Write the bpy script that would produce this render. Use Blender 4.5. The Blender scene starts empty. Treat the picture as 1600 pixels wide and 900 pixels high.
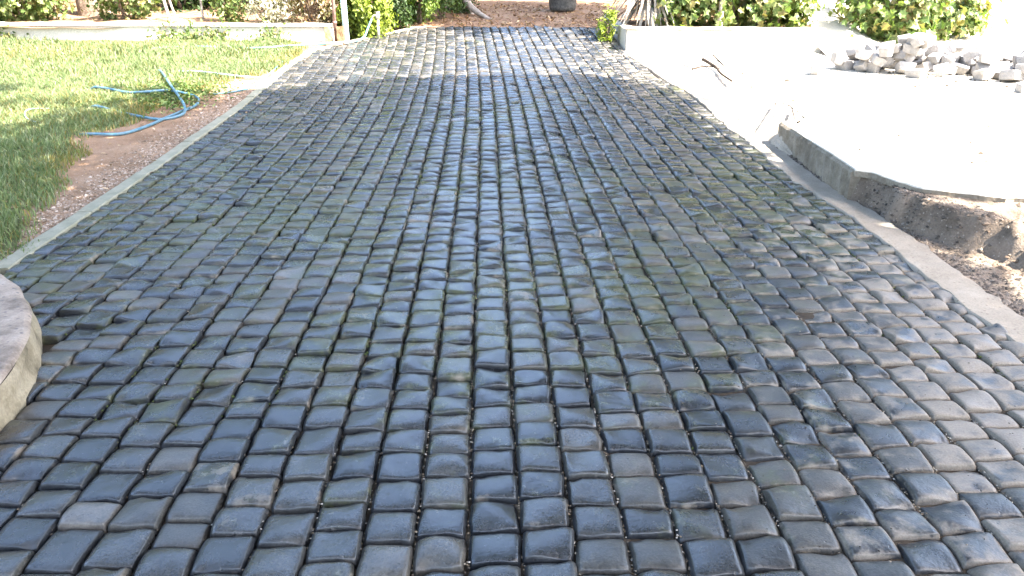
import bpy, bmesh, math, random
import numpy as np
from mathutils import Vector, Matrix, noise as mnoise
R = math.radians
scene = bpy.context.scene
C = scene.collection

# ------------------------------------------------------------------ camera
cam = bpy.data.cameras.new('camera')
cam.lens = 28.1; cam.sensor_width = 36.0; cam.clip_start = .05; cam.clip_end = 1500
camo = bpy.data.objects.new('camera', cam); C.objects.link(camo)
CAM_H, CAM_T = 1.45, R(22.2)
camo.location = (0, 0, CAM_H); camo.rotation_euler = (R(90) - CAM_T, 0, 0)
scene.camera = camo

# ------------------------------------------------------------------ light
SUN = Vector((.56, -.28, .78)).normalized()          # direction towards the sun
SUN_EL = math.asin(SUN.z); SUN_AZ = math.atan2(SUN.x, SUN.y)
w = bpy.data.worlds.new('World'); scene.world = w; w.use_nodes = True
nt = w.node_tree; bg = nt.nodes['Background']
sky = nt.nodes.new('ShaderNodeTexSky'); sky.sky_type = 'NISHITA'; sky.sun_disc = False
sky.sun_elevation = SUN_EL; sky.sun_rotation = SUN_AZ
sky.air_density = 1.0; sky.dust_density = 3.0; sky.ozone_density = 1.0
nt.links.new(sky.outputs[0], bg.inputs[0]); bg.inputs[1].default_value = .15
sl = bpy.data.lights.new('sun', 'SUN'); sl.energy = 4.5; sl.angle = R(.5); sl.color = (1, .93, .82)
so = bpy.data.objects.new('sun', sl); C.objects.link(so)
so.rotation_euler = SUN.to_track_quat('Z', 'Y').to_euler()
so.location = (10, -5, 20)
vs = scene.view_settings
vs.view_transform = 'Standard'; vs.look = 'None'; vs.gamma = 1; vs.exposure = 3.3
scene.cycles.use_denoising = True
scene.cycles.max_bounces = 6; scene.cycles.diffuse_bounces = 3; scene.cycles.glossy_bounces = 3
scene.cycles.transmission_bounces = 3; scene.cycles.sample_clamp_indirect = 6

# ------------------------------------------------------------------ helpers
def link(name, mesh, parent=None):
    o = bpy.data.objects.new(name, mesh); C.objects.link(o)
    if parent: o.parent = parent
    return o
def tag(o, label=None, cat=None, group=None, kind=None):
    if label: o['label'] = label
    if cat: o['category'] = cat
    if group: o['group'] = group
    if kind: o['kind'] = kind
    return o
def empty(name, loc, rz=0):
    o = bpy.data.objects.new(name, None); C.objects.link(o); o.location = loc; o.rotation_euler = (0, 0, rz)
    o.empty_display_size = .1
    return o
def mesh_np(name, V, polys, mat, col=None, smooth=True):
    """V (n,3); polys = list of (m,k) int arrays; col = per-vertex (n,4)."""
    me = bpy.data.meshes.new(name)
    V = np.asarray(V, np.float32)
    me.vertices.add(len(V)); me.vertices.foreach_set('co', V.ravel())
    polys = [np.asarray(p, np.int32) for p in polys if len(p)]
    loops = np.concatenate([p.ravel() for p in polys])
    tot = np.concatenate([np.full(len(p), p.shape[1], np.int32) for p in polys])
    start = np.concatenate([[0], np.cumsum(tot)[:-1]]).astype(np.int32)
    me.loops.add(len(loops)); me.loops.foreach_set('vertex_index', loops)
    me.polygons.add(len(tot)); me.polygons.foreach_set('loop_start', start)
    me.polygons.foreach_set('use_smooth', np.full(len(tot), smooth, bool))
    me.update(calc_edges=True)
    if col is not None:
        a = me.color_attributes.new('tint', 'FLOAT_COLOR', 'POINT')
        a.data.foreach_set('color', np.asarray(col, np.float32).ravel())
    me.validate()
    if mat: me.materials.append(mat)
    return me
def mesh_bm(name, bm, mat, smooth=False):
    me = bpy.data.meshes.new(name); bm.normal_update(); bm.to_mesh(me); bm.free()
    if smooth:
        for p in me.polygons: p.use_smooth = True
    me.materials.append(mat); return me
class Acc:
    """collects tubes / boxes into one mesh"""
    def __init__(s): s.v = []; s.q = []; s.t = []; s.n = 0
    def add(s, v, q=(), t=()):
        s.v.append(np.asarray(v, float))
        if len(q): s.q.append(np.asarray(q, int) + s.n)
        if len(t): s.t.append(np.asarray(t, int) + s.n)
        s.n += len(v)
    def tube(s, pts, rad, n=8, wob=0, rng=None):
        pts = [Vector(p) for p in pts]; m = len(pts)
        if not hasattr(rad, '__len__'): rad = [rad] * m
        V = []; up = Vector((0, 0, 1))
        prev = None
        for i, p in enumerate(pts):
            d = (pts[min(i + 1, m - 1)] - pts[max(i - 1, 0)]).normalized()
            if prev is None:
                a = d.cross(up if abs(d.z) < .9 else Vector((1, 0, 0))).normalized()
            else:
                a = (prev - d * prev.dot(d)).normalized()
            prev = a; b = d.cross(a)
            for k in range(n):
                t = 2 * math.pi * k / n; r = rad[i]
                if wob and rng is not None: r *= 1 + wob * rng.uniform(-1, 1)
                V.append(p + (a * math.cos(t) + b * math.sin(t)) * r)
        V.append(pts[0]); V.append(pts[-1])
        q = [(i * n + k, i * n + (k + 1) % n, (i + 1) * n + (k + 1) % n, (i + 1) * n + k) for i in range(m - 1) for k in range(n)]
        t = [(m * n, (k + 1) % n, k) for k in range(n)] + [(m * n + 1, (m - 1) * n + k, (m - 1) * n + (k + 1) % n) for k in range(n)]
        s.add([tuple(v) for v in V], q, t); return s
    def build(s, name, mat, parent=None, smooth=True):
        me = mesh_np(name, np.concatenate(s.v), [np.concatenate(x) for x in (s.q, s.t) if x], mat, None, smooth)
        return link(name, me, parent)
def smooth_path(pts, k=6):
    pts = [Vector(p) for p in pts]; out = []
    for i in range(len(pts) - 1):
        p0 = pts[max(i - 1, 0)]; p1 = pts[i]; p2 = pts[i + 1]; p3 = pts[min(i + 2, len(pts) - 1)]
        for j in range(k):
            t = j / k
            out.append(.5 * ((2 * p1) + (p2 - p0) * t + (2 * p0 - 5 * p1 + 4 * p2 - p3) * t * t + (3 * p1 - p0 - 3 * p2 + p3) * t ** 3))
    out.append(pts[-1]); return out
def interp(y, tab):
    return np.interp(y, [p[0] for p in tab], [p[1] for p in tab])
def vnoise(X, Y, s, seed=0):
    """smooth value noise on arrays, -1..1"""
    X = np.asarray(X, float) * s + seed * 17.3; Y = np.asarray(Y, float) * s + seed * 31.7
    xi = np.floor(X).astype(np.int64); yi = np.floor(Y).astype(np.int64); fx = X - xi; fy = Y - yi
    fx = fx * fx * (3 - 2 * fx); fy = fy * fy * (3 - 2 * fy)
    def h(a, b):
        n = (a * 374761393 + b * 668265263 + seed * 9737333) & 0xffffffff
        n = ((n ^ (n >> 13)) * 1274126177) & 0xffffffff
        return ((n ^ (n >> 16)) & 0xffff) / 32767.5 - 1
    return (h(xi, yi) * (1 - fx) + h(xi + 1, yi) * fx) * (1 - fy) + (h(xi, yi + 1) * (1 - fx) + h(xi + 1, yi + 1) * fx) * fy
def fbm(X, Y, s, o=4, seed=0):
    return sum(vnoise(X, Y, s * 2 ** k, seed + k) * .5 ** k for k in range(o)) / 1.6
def zp(Y):
    """height of the driveway and the land either side of it"""
    Y = np.asarray(Y, float)
    near = .0063 * np.clip(Y - 5, 0, 9) ** 2
    return near + np.where(Y > 14, .4 * (1 - np.exp(-np.clip(Y - 14, 0, None) * .17)), 0)
def z1(y): return float(zp(y))

# ------------------------------------------------------------------ materials
def new_mat(name):
    m = bpy.data.materials.new(name); m.use_nodes = True
    return m, m.node_tree.nodes, m.node_tree.links, m.node_tree.nodes['Principled BSDF']
def nd(ns, t, **kw):
    n = ns.new(t)
    for k, v in kw.items(): setattr(n, k, v)
    return n
def noise_n(ns, ls, scale, detail=5, rough=.6, vec=None):
    n = ns.new('ShaderNodeTexNoise'); n.inputs['Scale'].default_value = scale
    n.inputs['Detail'].default_value = detail; n.inputs['Roughness'].default_value = rough
    if vec is not None: ls.new(vec, n.inputs['Vector'])
    return n
def ramp(ns, ls, src, stops):
    r = ns.new('ShaderNodeValToRGB'); e = r.color_ramp.elements
    e[0].position, e[0].color = stops[0][0], (*stops[0][1], 1)
    e[1].position, e[1].color = stops[1][0], (*stops[1][1], 1)
    for p, c in stops[2:]:
        x = e.new(p); x.color = (*c, 1)
    ls.new(src, r.inputs[0]); return r.outputs[0]
def mix(ns, ls, fac, a, b, mode='MIX'):
    n = ns.new('ShaderNodeMix'); n.data_type = 'RGBA'; n.blend_type = mode
    for sock, v in ((n.inputs[0], fac), (n.inputs[6], a), (n.inputs[7], b)):
        if isinstance(v, bpy.types.NodeSocket): ls.new(v, sock)
        elif isinstance(v, tuple): sock.default_value = (*v, 1)
        else: sock.default_value = v
    return n.outputs[2]
def mth(ns, ls, op, *a, clamp=False):
    n = ns.new('ShaderNodeMath'); n.operation = op; n.use_clamp = clamp
    for i, v in enumerate(a):
        if isinstance(v, bpy.types.NodeSocket): ls.new(v, n.inputs[i])
        else: n.inputs[i].default_value = v
    return n.outputs[0]
def mrange(ns, ls, v, a, b, c=0, d=1):
    n = ns.new('ShaderNodeMapRange'); n.interpolation_type = 'SMOOTHSTEP'
    ls.new(v, n.inputs[0])
    for i, x in enumerate((a, b, c, d)): n.inputs[i + 1].default_value = x
    return n.outputs[0]
def bump(ns, ls, h, strength, dist, prev=None):
    b = ns.new('ShaderNodeBump'); b.inputs['Strength'].default_value = strength; b.inputs['Distance'].default_value = dist
    ls.new(h, b.inputs['Height'])
    if prev is not None: ls.new(prev, b.inputs['Normal'])
    return b.outputs[0]
def rough_mat(name, stops, scale=6, rough=.85, bump_s=.4, bump_d=.01, fine=90, spec=.3, speck=None):
    """mottled mineral surface; colours vary with two sizes of noise"""
    m, ns, ls, p = new_mat(name)
    g = ns.new('ShaderNodeNewGeometry').outputs['Position']
    n1 = noise_n(ns, ls, scale, 8, .65, g); n2 = noise_n(ns, ls, fine, 4, .6, g)
    c = ramp(ns, ls, n1.outputs[0], stops)
    c = mix(ns, ls, .45, c, ramp(ns, ls, n2.outputs[0], [(.3, (.35, .35, .35)), (.7, (1, 1, 1))]), 'MULTIPLY')
    if speck:
        v = ns.new('ShaderNodeTexVoronoi'); v.inputs['Scale'].default_value = speck[0]; ls.new(g, v.inputs['Vector'])
        c = mix(ns, ls, mrange(ns, ls, v.outputs['Distance'], .22, .12), c, speck[1])
    ls.new(c, p.inputs['Base Color'])
    p.inputs['Roughness'].default_value = rough; p.inputs['Specular IOR Level'].default_value = spec
    b = bump(ns, ls, n1.outputs[0], bump_s, bump_d * 3)
    ls.new(bump(ns, ls, n2.outputs[0], bump_s, bump_d, b), p.inputs['Normal'])
    return m
def tint_mat(name, rough=.8, transl=0, spec=.25, nscale=60, bump_s=.2):
    """colour comes from the mesh's own 'tint' attribute, each leaf / blade / pebble its own"""
    m, ns, ls, p = new_mat(name)
    a = nd(ns, 'ShaderNodeAttribute', attribute_name='tint')
    g = ns.new('ShaderNodeNewGeometry').outputs['Position']
    n = noise_n(ns, ls, nscale, 3, .6, g)
    c = mix(ns, ls, .5, a.outputs['Color'], ramp(ns, ls, n.outputs[0], [(.3, (.5, .5, .5)), (.7, (1.2, 1.2, 1.2))]), 'MULTIPLY')
    ls.new(c, p.inputs['Base Color'])
    p.inputs['Roughness'].default_value = rough; p.inputs['Specular IOR Level'].default_value = spec
    if transl:
        t = ns.new('ShaderNodeBsdfTranslucent')
        ls.new(mix(ns, ls, 1.0, c, (1.25, 1.35, .6), 'MULTIPLY'), t.inputs[0])
        mx = ns.new('ShaderNodeMixShader'); mx.inputs[0].default_value = transl
        ls.new(p.outputs[0], mx.inputs[1]); ls.new(t.outputs[0], mx.inputs[2])
        ls.new(mx.outputs[0], ns['Material Output'].inputs[0])
    elif bump_s:
        ls.new(bump(ns, ls, n.outputs[0], bump_s, .003), p.inputs['Normal'])
    return m
def sett_mat(name, src):
    """wet basalt; R = rock colour, G = moss, B = dust, A = wetness of each sett"""
    m, ns, ls, p = new_mat(name)
    if src == 'object':
        oi = ns.new('ShaderNodeObjectInfo'); col, alpha = oi.outputs['Color'], oi.outputs['Alpha']
    else:
        at = nd(ns, 'ShaderNodeAttribute', attribute_name='tint'); col, alpha = at.outputs['Color'], at.outputs['Alpha']
    sp = ns.new('ShaderNodeSeparateColor'); ls.new(col, sp.inputs[0]); r, g, b = sp.outputs[:3]
    pos = ns.new('ShaderNodeNewGeometry').outputs['Position']
    nf = noise_n(ns, ls, 160, 4, .65, pos); nm = noise_n(ns, ls, 22, 5, .6, pos); nl = noise_n(ns, ls, 7, 4, .55, pos); nk = noise_n(ns, ls, 48, 5, .7, pos)
    rock = ramp(ns, ls, r, [(0, (.016, .018, .021)), (.45, (.025, .026, .028)), (.78, (.038, .037, .034)), (.86, (.048, .043, .036)), (.95, (.060, .054, .046)), (1, (.088, .080, .070))])
    rock = mix(ns, ls, .7, rock, ramp(ns, ls, nm.outputs[0], [(.3, (.55, .55, .58)), (.7, (1.35, 1.33, 1.3))]), 'MULTIPLY')
    rock = mix(ns, ls, .8, rock, ramp(ns, ls, nf.outputs[0], [(.3, (.45, .45, .45)), (.7, (1.7, 1.68, 1.65))]), 'MULTIPLY')
    mossm = mrange(ns, ls, mth(ns, ls, 'ADD', mth(ns, ls, 'ADD', nl.outputs[0], mth(ns, ls, 'MULTIPLY', nk.outputs[0], .45)), mth(ns, ls, 'MULTIPLY', g, .5)), .90, 1.16)
    moss = ramp(ns, ls, nk.outputs[0], [(.3, (.034, .040, .016)), (.7, (.070, .075, .028))])
    c = mix(ns, ls, mth(ns, ls, 'MULTIPLY', mossm, .72), rock, moss)
    eg = nd(ns, 'ShaderNodeAttribute', attribute_name='edge').outputs['Fac']
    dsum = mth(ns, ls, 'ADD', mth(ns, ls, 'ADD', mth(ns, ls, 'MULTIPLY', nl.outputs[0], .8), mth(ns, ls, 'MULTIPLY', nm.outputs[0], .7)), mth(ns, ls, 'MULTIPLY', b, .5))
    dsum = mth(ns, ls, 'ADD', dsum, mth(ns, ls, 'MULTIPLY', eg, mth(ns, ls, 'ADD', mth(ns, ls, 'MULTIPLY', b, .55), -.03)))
    dust_sun_m = mrange(ns, ls, dsum, .98, 1.22)
    c = mix(ns, ls, mth(ns, ls, 'MULTIPLY', dust_sun_m, .75), c, ramp(ns, ls, nf.outputs[0], [(.25, (.13, .105, .08)), (.75, (.25, .21, .165))]))
    # pale lichen / mortar scuffs
    sc = mrange(ns, ls, mth(ns, ls, 'ADD', nk.outputs[0], mth(ns, ls, 'MULTIPLY', nl.outputs[0], .35)), .80, .88)
    c = mix(ns, ls, mth(ns, ls, 'MULTIPLY', sc, .4), c, (.16, .15, .14))
    # small dark pits
    v = ns.new('ShaderNodeTexVoronoi'); v.inputs['Scale'].default_value = 17; ls.new(pos, v.inputs['Vector'])
    pit = mrange(ns, ls, v.outputs['Distance'], .085, .05)
    c = mix(ns, ls, mth(ns, ls, 'MULTIPLY', pit, .8), c, (.015, .015, .016))
    ls.new(c, p.inputs['Base Color'])
    ro = mth(ns, ls, 'ADD', mth(ns, ls, 'MULTIPLY', nm.outputs[0], .30), .0)
    ro = mth(ns, ls, 'ADD', ro, mth(ns, ls, 'MULTIPLY', mth(ns, ls, 'SUBTRACT', 1.0, alpha), .35))
    ro = mth(ns, ls, 'ADD', ro, mth(ns, ls, 'MULTIPLY', mth(ns, ls, 'ADD', mth(ns, ls, 'MULTIPLY', mossm, .3), dust_sun_m), .22), clamp=True)
    ro = mth(ns, ls, 'ADD', ro, mth(ns, ls, 'MULTIPLY', eg, .22), clamp=True)
    ls.new(ro, p.inputs['Roughness']); ls.new(mth(ns, ls, 'SUBTRACT', .9, mth(ns, ls, 'MULTIPLY', eg, .65)), p.inputs['Specular IOR Level'])
    bn = bump(ns, ls, nm.outputs[0], .26, .011)
    bn = bump(ns, ls, nk.outputs[0], .22, .006, bn)
    bn = bump(ns, ls, pit, .5, -.003, bn)
    ls.new(bump(ns, ls, nf.outputs[0], .32, .003, bn), p.inputs['Normal'])
    return m
M = {}
M['sett'] = sett_mat('wet_basalt', 'object')
M['sett_far'] = sett_mat('wet_basalt_field', 'attr')
M['bed'] = rough_mat('joint_sand', [(.3, (.022, .017, .013)), (.7, (.10, .075, .052))], 9, .95, .6, .01, 120, .2)
M['soil'] = rough_mat('brown_soil', [(.25, (.15, .09, .05)), (.5, (.25, .155, .095)), (.8, (.35, .24, .16))], 2.2, .95, .7, .012, 70, .15, (60, (.33, .27, .23)))
M['turf_soil'] = rough_mat('turf_soil', [(.3, (.05, .06, .02)), (.7, (.12, .12, .05))], 5, .95, .6, .01, 90, .15)
M['track'] = rough_mat('dirt_track', [(.25, (.16, .09, .055)), (.55, (.27, .17, .11)), (.8, (.4, .3, .22))], 1.3, .95, .6, .012, 60, .15, (45, (.12, .07, .04)))
M['ground'] = rough_mat('far_ground', [(.3, (.14, .10, .06)), (.7, (.24, .18, .12))], .5, .95, .3, .01, 20, .15)
M['earth'] = rough_mat('eroded_earth', [(.25, (.10, .075, .055)), (.5, (.20, .155, .12)), (.8, (.33, .265, .21))], 4.5, .95, .8, .014, 85, .15, (38, (.27, .22, .175)))
M['kerb'] = rough_mat('kerb_concrete', [(.3, (.17, .17, .115)), (.7, (.31, .29, .22))], 7, .8, .35, .004, 140, .3)
M['mortar'] = rough_mat('sandy_mortar', [(.25, (.24, .20, .155)), (.7, (.38, .33, .27))], 5, .9, .35, .005, 120, .2, (30, (.2, .16, .12)))
M['terrace'] = rough_mat('pale_concrete', [(.25, (.40, .36, .29)), (.7, (.58, .54, .46))], 1.6, .85, .25, .004, 60, .3)
M['ramp'] = rough_mat('sandy_ramp', [(.25, (.27, .22, .165)), (.7, (.42, .36, .29))], 4, .9, .4, .006, 100, .2, (34, (.22, .17, .13)))
M['darkbark'] = rough_mat('dark_twig', [(.3, (.03, .022, .018)), (.7, (.09, .07, .055))], 14, .9, .7, .012, 70, .15)
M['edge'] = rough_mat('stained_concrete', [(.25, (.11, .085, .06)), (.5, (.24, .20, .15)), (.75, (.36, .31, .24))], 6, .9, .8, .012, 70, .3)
M['rim'] = rough_mat('weathered_rim', [(.3, (.11, .08, .06)), (.5, (.30, .235, .185)), (.72, (.45, .37, .305))], 9, .7, .6, .006, 110, .35, (26, (.13, .11, .10)))
M['rimface'] = rough_mat('rim_face', [(.3, (.10, .08, .05)), (.5, (.29, .24, .16)), (.72, (.42, .36, .265))], 6, .85, .5, .006, 90, .25)
M['wall'] = rough_mat('rendered_wall', [(.25, (.52, .45, .35)), (.7, (.70, .65, .56))], 2.5, .9, .3, .004, 50, .2)
M['coping'] = rough_mat('coping_stone', [(.25, (.46, .40, .31)), (.7, (.66, .61, .53))], 4, .85, .3, .004, 70, .2)
M['loose'] = rough_mat('dry_basalt', [(.25, (.20, .188, .178)), (.7, (.36, .34, .325))], 8, .85, .4, .004, 110, .25)
M['bark'] = rough_mat('bark', [(.3, (.10, .07, .05)), (.7, (.33, .25, .19))], 14, .9, .9, .02, 60, .15)
M['palebark'] = rough_mat('pale_bark', [(.3, (.22, .18, .15)), (.7, (.45, .40, .35))], 14, .9, .7, .012, 70, .15)
M['timber'] = rough_mat('old_timber', [(.3, (.12, .07, .035)), (.7, (.36, .24, .13))], 18, .85, .6, .006, 90, .2)
M['leaf'] = tint_mat('leaf', .5, .35, .35, 20)
M['grass'] = tint_mat('grass_blades', .6, .35, .2, 15)
M['pebble'] = tint_mat('pebbles', .9, 0, .2, 120)
M['dryleaf'] = tint_mat('dry_leaves', .85, .15, .1, 40)
def paint(name, c, rough=.4, metal=0, var=.25):
    m, ns, ls, p = new_mat(name)
    g = ns.new('ShaderNodeNewGeometry').outputs['Position']
    n = noise_n(ns, ls, 25, 6, .65, g)
    ls.new(mix(ns, ls, var, c, ramp(ns, ls, n.outputs[0], [(.35, (.35, .33, .3)), (.65, c)])), p.inputs['Base Color'])
    ls.new(mrange(ns, ls, n.outputs[0], .2, .8, rough * .7, min(1, rough * 1.4)), p.inputs['Roughness'])
    p.inputs['Metallic'].default_value = metal
    ls.new(bump(ns, ls, n.outputs[0], .12, .003), p.inputs['Normal'])
    return m
M['hose'] = paint('blue_hose', (.035, .125, .18), .4)
M['cord'] = paint('pale_cord', (.22, .34, .36), .5)
M['pole'] = paint('pale_blue_paint', (.48, .68, .72), .5)
M['rust'] = paint('brown_pipe', (.16, .07, .05), .6)
M['steel'] = paint('old_steel', (.22, .19, .16), .5, .6)
M['rustrod'] = paint('rust_rod', (.05, .035, .025), .7)
M['brass'] = paint('tap_metal', (.5, .45, .38), .4, .5)
M['tub'] = paint('dark_plastic', (.028, .03, .028), .5)
M['yucca'] = rough_mat('dry_yucca_leaf', [(.3, (.22, .19, .15)), (.7, (.42, .38, .32))], 9, .8, .3, .003, 70, .2)

# ------------------------------------------------------------------ plan of the place (metres, camera above the origin, y away)
XL = [(0, -1.9), (3.85, -2.56), (6.7, -2.71), (8.5, -2.76), (10.6, -2.85), (11.7, -2.80), (12.17, -2.53), (13.0, -1.99), (13.6, -1.54), (13.75, -1.2)]
XR = [(0, 2.04), (3.0, 2.06), (4.4, 2.07), (5.7, 2.02), (7.05, 2.0), (8.3, 1.99), (9.14, 1.95), (9.76, 1.83), (10.9, 1.67), (11.8, 1.55), (13.7, 1.54)]
ROAD_END = 13.72
RIM_C, RIM_R, RIM_H = (-3.42, 2.1), 1.72, .135
def left_edge(y):
    x = float(interp(y, XL))
    d = RIM_R ** 2 - (y - RIM_C[1]) ** 2
    return max(x, RIM_C[0] + math.sqrt(d)) if d > 0 else x
def drift(y): return -.03 * (y - 4) - .004 * max(0, y - 7) ** 2

# ------------------------------------------------------------------ ground sheets
def grid_sheet(name, xs, ys, zf, mat, kind='structure', xf=None, parent=None):
    Xg, Yg = np.meshgrid(xs, ys)
    if xf is not None: Xg = xf(Xg, Yg)
    Z = zf(Xg, Yg); n, m = Xg.shape
    V = np.stack([Xg, Yg, Z], -1).reshape(-1, 3)
    i = np.arange(n * m).reshape(n, m)
    Q = np.stack([i[:-1, :-1], i[:-1, 1:], i[1:, 1:], i[1:, :-1]], -1).reshape(-1, 4)
    o = link(name, mesh_np(name, V, [Q], mat), parent)
    if kind: o['kind'] = kind
    return o
big = np.concatenate([-np.geomspace(400, 16, 14), np.linspace(-15, 15, 31), np.geomspace(16, 400, 14)])
grid_sheet('ground', big, np.concatenate([-np.geomspace(300, 5, 10), np.linspace(-4, 40, 45), np.geomspace(42, 400, 12)]),
           lambda X, Y: zp(Y) - .22, M['ground'])
# bare dirt beyond the end of the setts
grid_sheet('dirt_track', np.linspace(-3.2, 9, 150), np.linspace(13.66, 30, 170),
           lambda X, Y: zp(Y) - .01 + .018 * fbm(X, Y, 2.1, 4, 3), M['track'])
# left verge: bare soil next to the kerb, turf soil under the lawn
LAWN_EDGE = [(3.0, -2.72), (4.1, -2.74), (4.4, -2.86), (5.0, -3.06), (6.0, -3.40), (6.7, -3.60), (7.1, -3.74), (7.7, -3.66), (8.3, -3.62), (8.9, -3.62), (9.5, -3.52), (9.9, -3.15), (10.8, -3.02), (11.8, -2.96), (12.5, -2.95)]
def kerb_out(y): return interp(y, XL) - .115
def verge_z(X, Y):
    base = zp(Y) - .012 + .012 * fbm(X, Y, 3, 4, 5)
    lawn = np.clip((interp(Y, LAWN_EDGE) + .1 * vnoise(X, Y, 2.5, 8) - X) * 4, 0, 1)
    return base + lawn * .03
vx = np.concatenate([np.linspace(0, 1.6, 60), np.linspace(1.65, 12, 90)])
grid_sheet('soil_verge', vx, np.linspace(2.6, 12.35, 210), verge_z, M['soil'], xf=lambda X, Y: kerb_out(Y) + .01 - X)
grid_sheet('lawn_soil', np.linspace(0, 11, 120), np.linspace(2.6, 12.4, 160),
           lambda X, Y: verge_z(X, Y) + .006, M['turf_soil'], xf=lambda X, Y: interp(Y, LAWN_EDGE) - .06 + .12 * vnoise(Y, Y * 0, 3, 12) - X)

# ------------------------------------------------------------------ the cobbled road
road = grid_sheet('cobbled_road', np.linspace(0, 1, 160), np.linspace(.9, ROAD_END, 500),
                  lambda X, Y: zp(Y) - .032 + .009 * fbm(X, Y, 7, 3, 2) + .011 * np.clip((X + .3) * .8, -.2, 1) * np.clip((5 - Y) / 2, 0, 1),
                  M['bed'], xf=lambda U, Y: (interp(Y, XL) - .02) * (1 - U) + (interp(Y, XR) + .03) * U)
W, PH = .1444, -.207 + .02
def sett_shape(seed, n):
    """unit sett: 1 x 1 in plan, crowned top in metres, sides going down"""
    rng = np.random.default_rng(seed)
    t = np.linspace(-1, 1, n); t = np.sign(t) * np.abs(t) ** .55
    U, V = np.meshgrid(t, t)
    ph = rng.uniform(0, 6.28, 16); am = rng.normal(0, 1, 16)
    def wav(s, k): return (am[k] * np.sin(2.2 * s + ph[k]) * .5 + am[k + 1] * np.sin(5.2 * s + ph[k + 1]) * .4) * .024
    ex = .6 * np.where(U > 0, wav(V, 0), wav(V, 2)) * np.abs(U); ey = np.where(V > 0, wav(U, 4), wav(U, 6)) * np.abs(V) * 1.25
    corner = 1 - .018 * (np.abs(U) ** 4) * (np.abs(V) ** 4) * rng.uniform(.6, 1.4)
    sk = rng.normal(0, .014, 2)
    X = .5 * U * corner + ex + sk[0] * V; Y = .5 * V * corner + ey + sk[1] * U * .6
    X += rng.normal(0, .004, X.shape) * (np.abs(U) > .6); Y += rng.normal(0, .006, X.shape) * (np.abs(V) > .6)
    cr = rng.uniform(.6, 1.35)
    Z = -.0035 * cr * np.abs(U) ** 3.5 - .0085 * cr * np.abs(V) ** 2.4
    Z -= .006 * np.clip((np.abs(U) - .9) / .1, 0, 1) ** 1.8 + .006 * np.clip((np.abs(V) - .9) / .1, 0, 1) ** 1.8
    Z += .0052 * (am[8] * np.sin(1.9 * U + ph[8]) * np.sin(1.6 * V + ph[9]) + .6 * am[9] * np.sin(3.1 * U + 2.0 * V + ph[10]) * .7)
    for _ in range(int(rng.integers(0, 2))):   # a spalled corner or edge
        cx, cy = rng.choice([-1, 1]) * rng.uniform(.3, 1), rng.choice([-1, 1])
        d = np.hypot(U - cx, V - cy); Z -= rng.uniform(.006, .016) * np.clip(1 - d / rng.uniform(.25, .6), 0, 1) ** .8
    Vt = np.stack([X, Y, Z], -1).reshape(-1, 3)
    idx = np.arange(n * n).reshape(n, n)
    Q = np.stack([idx[:-1, :-1], idx[:-1, 1:], idx[1:, 1:], idx[1:, :-1]], -1).reshape(-1, 4)
    ring = np.concatenate([idx[0, :], idx[1:, -1], idx[-1, -2::-1], idx[-2:0:-1, 0]])
    r1 = Vt[ring].copy(); r1[:, :2] *= 1.0; r1[:, 2] -= .012
    r2 = Vt[ring].copy(); r2[:, :2] *= .95; r2[:, 2] = -.085
    b = n * n; k = len(ring); j = np.arange(k); j2 = (j + 1) % k
    S1 = np.stack([ring[j], b + j, b + j2, ring[j2]], -1); S2 = np.stack([b + j, b + k + j, b + k + j2, b + j2], -1)
    e = np.maximum(np.abs(U), np.abs(V)).reshape(-1) ** 7
    return np.concatenate([Vt, r1, r2]), np.concatenate([Q, S1, S2]), np.concatenate([e, np.full(k, .5), np.zeros(k)])
NEAR_V = [sett_shape(100 + i, 10) for i in range(40)]
FAR_V = [sett_shape(400 + i, 6) for i in range(24)]
rng = np.random.default_rng(7)
setts = []
for k in range(-24, 22):
    y = .95 + rng.uniform(0, .1)
    while y < ROAD_END:
        L = float(np.clip(rng.normal(.137, .013), .10, .18))
        yc = y + L / 2; y += L
        if yc > ROAD_END - .03: break
        xa = PH + k * W + drift(yc); xb = xa + W
        l, r = left_edge(yc) - .02, float(interp(yc, XR)) + .035 + .012 * math.sin(yc * 9)
        dl = max(0, l - xa); dr = max(0, xb - r)
        if W - dl - dr < .05: continue
        xa2, xb2 = xa + dl, xb - dr
        if W - dl - dr < .075 and rng.random() < .3: continue
        cx, cy, ww = (xa2 + xb2) / 2, yc, xb2 - xa2
        zc = cy * math.cos(CAM_T) + (CAM_H - z1(cy)) * math.sin(CAM_T)
        yy = cy * math.sin(CAM_T) - (CAM_H - z1(cy)) * math.cos(CAM_T)
        px, py = cx / zc * 1250, -yy / zc * 1250
        vis = abs(px) < 800 + 30 and py < 450 + 25
        size = ww * L / zc ** 2 if vis else 0
        setts.append((size, cx, cy, ww, L))
setts.sort(reverse=True)
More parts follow.
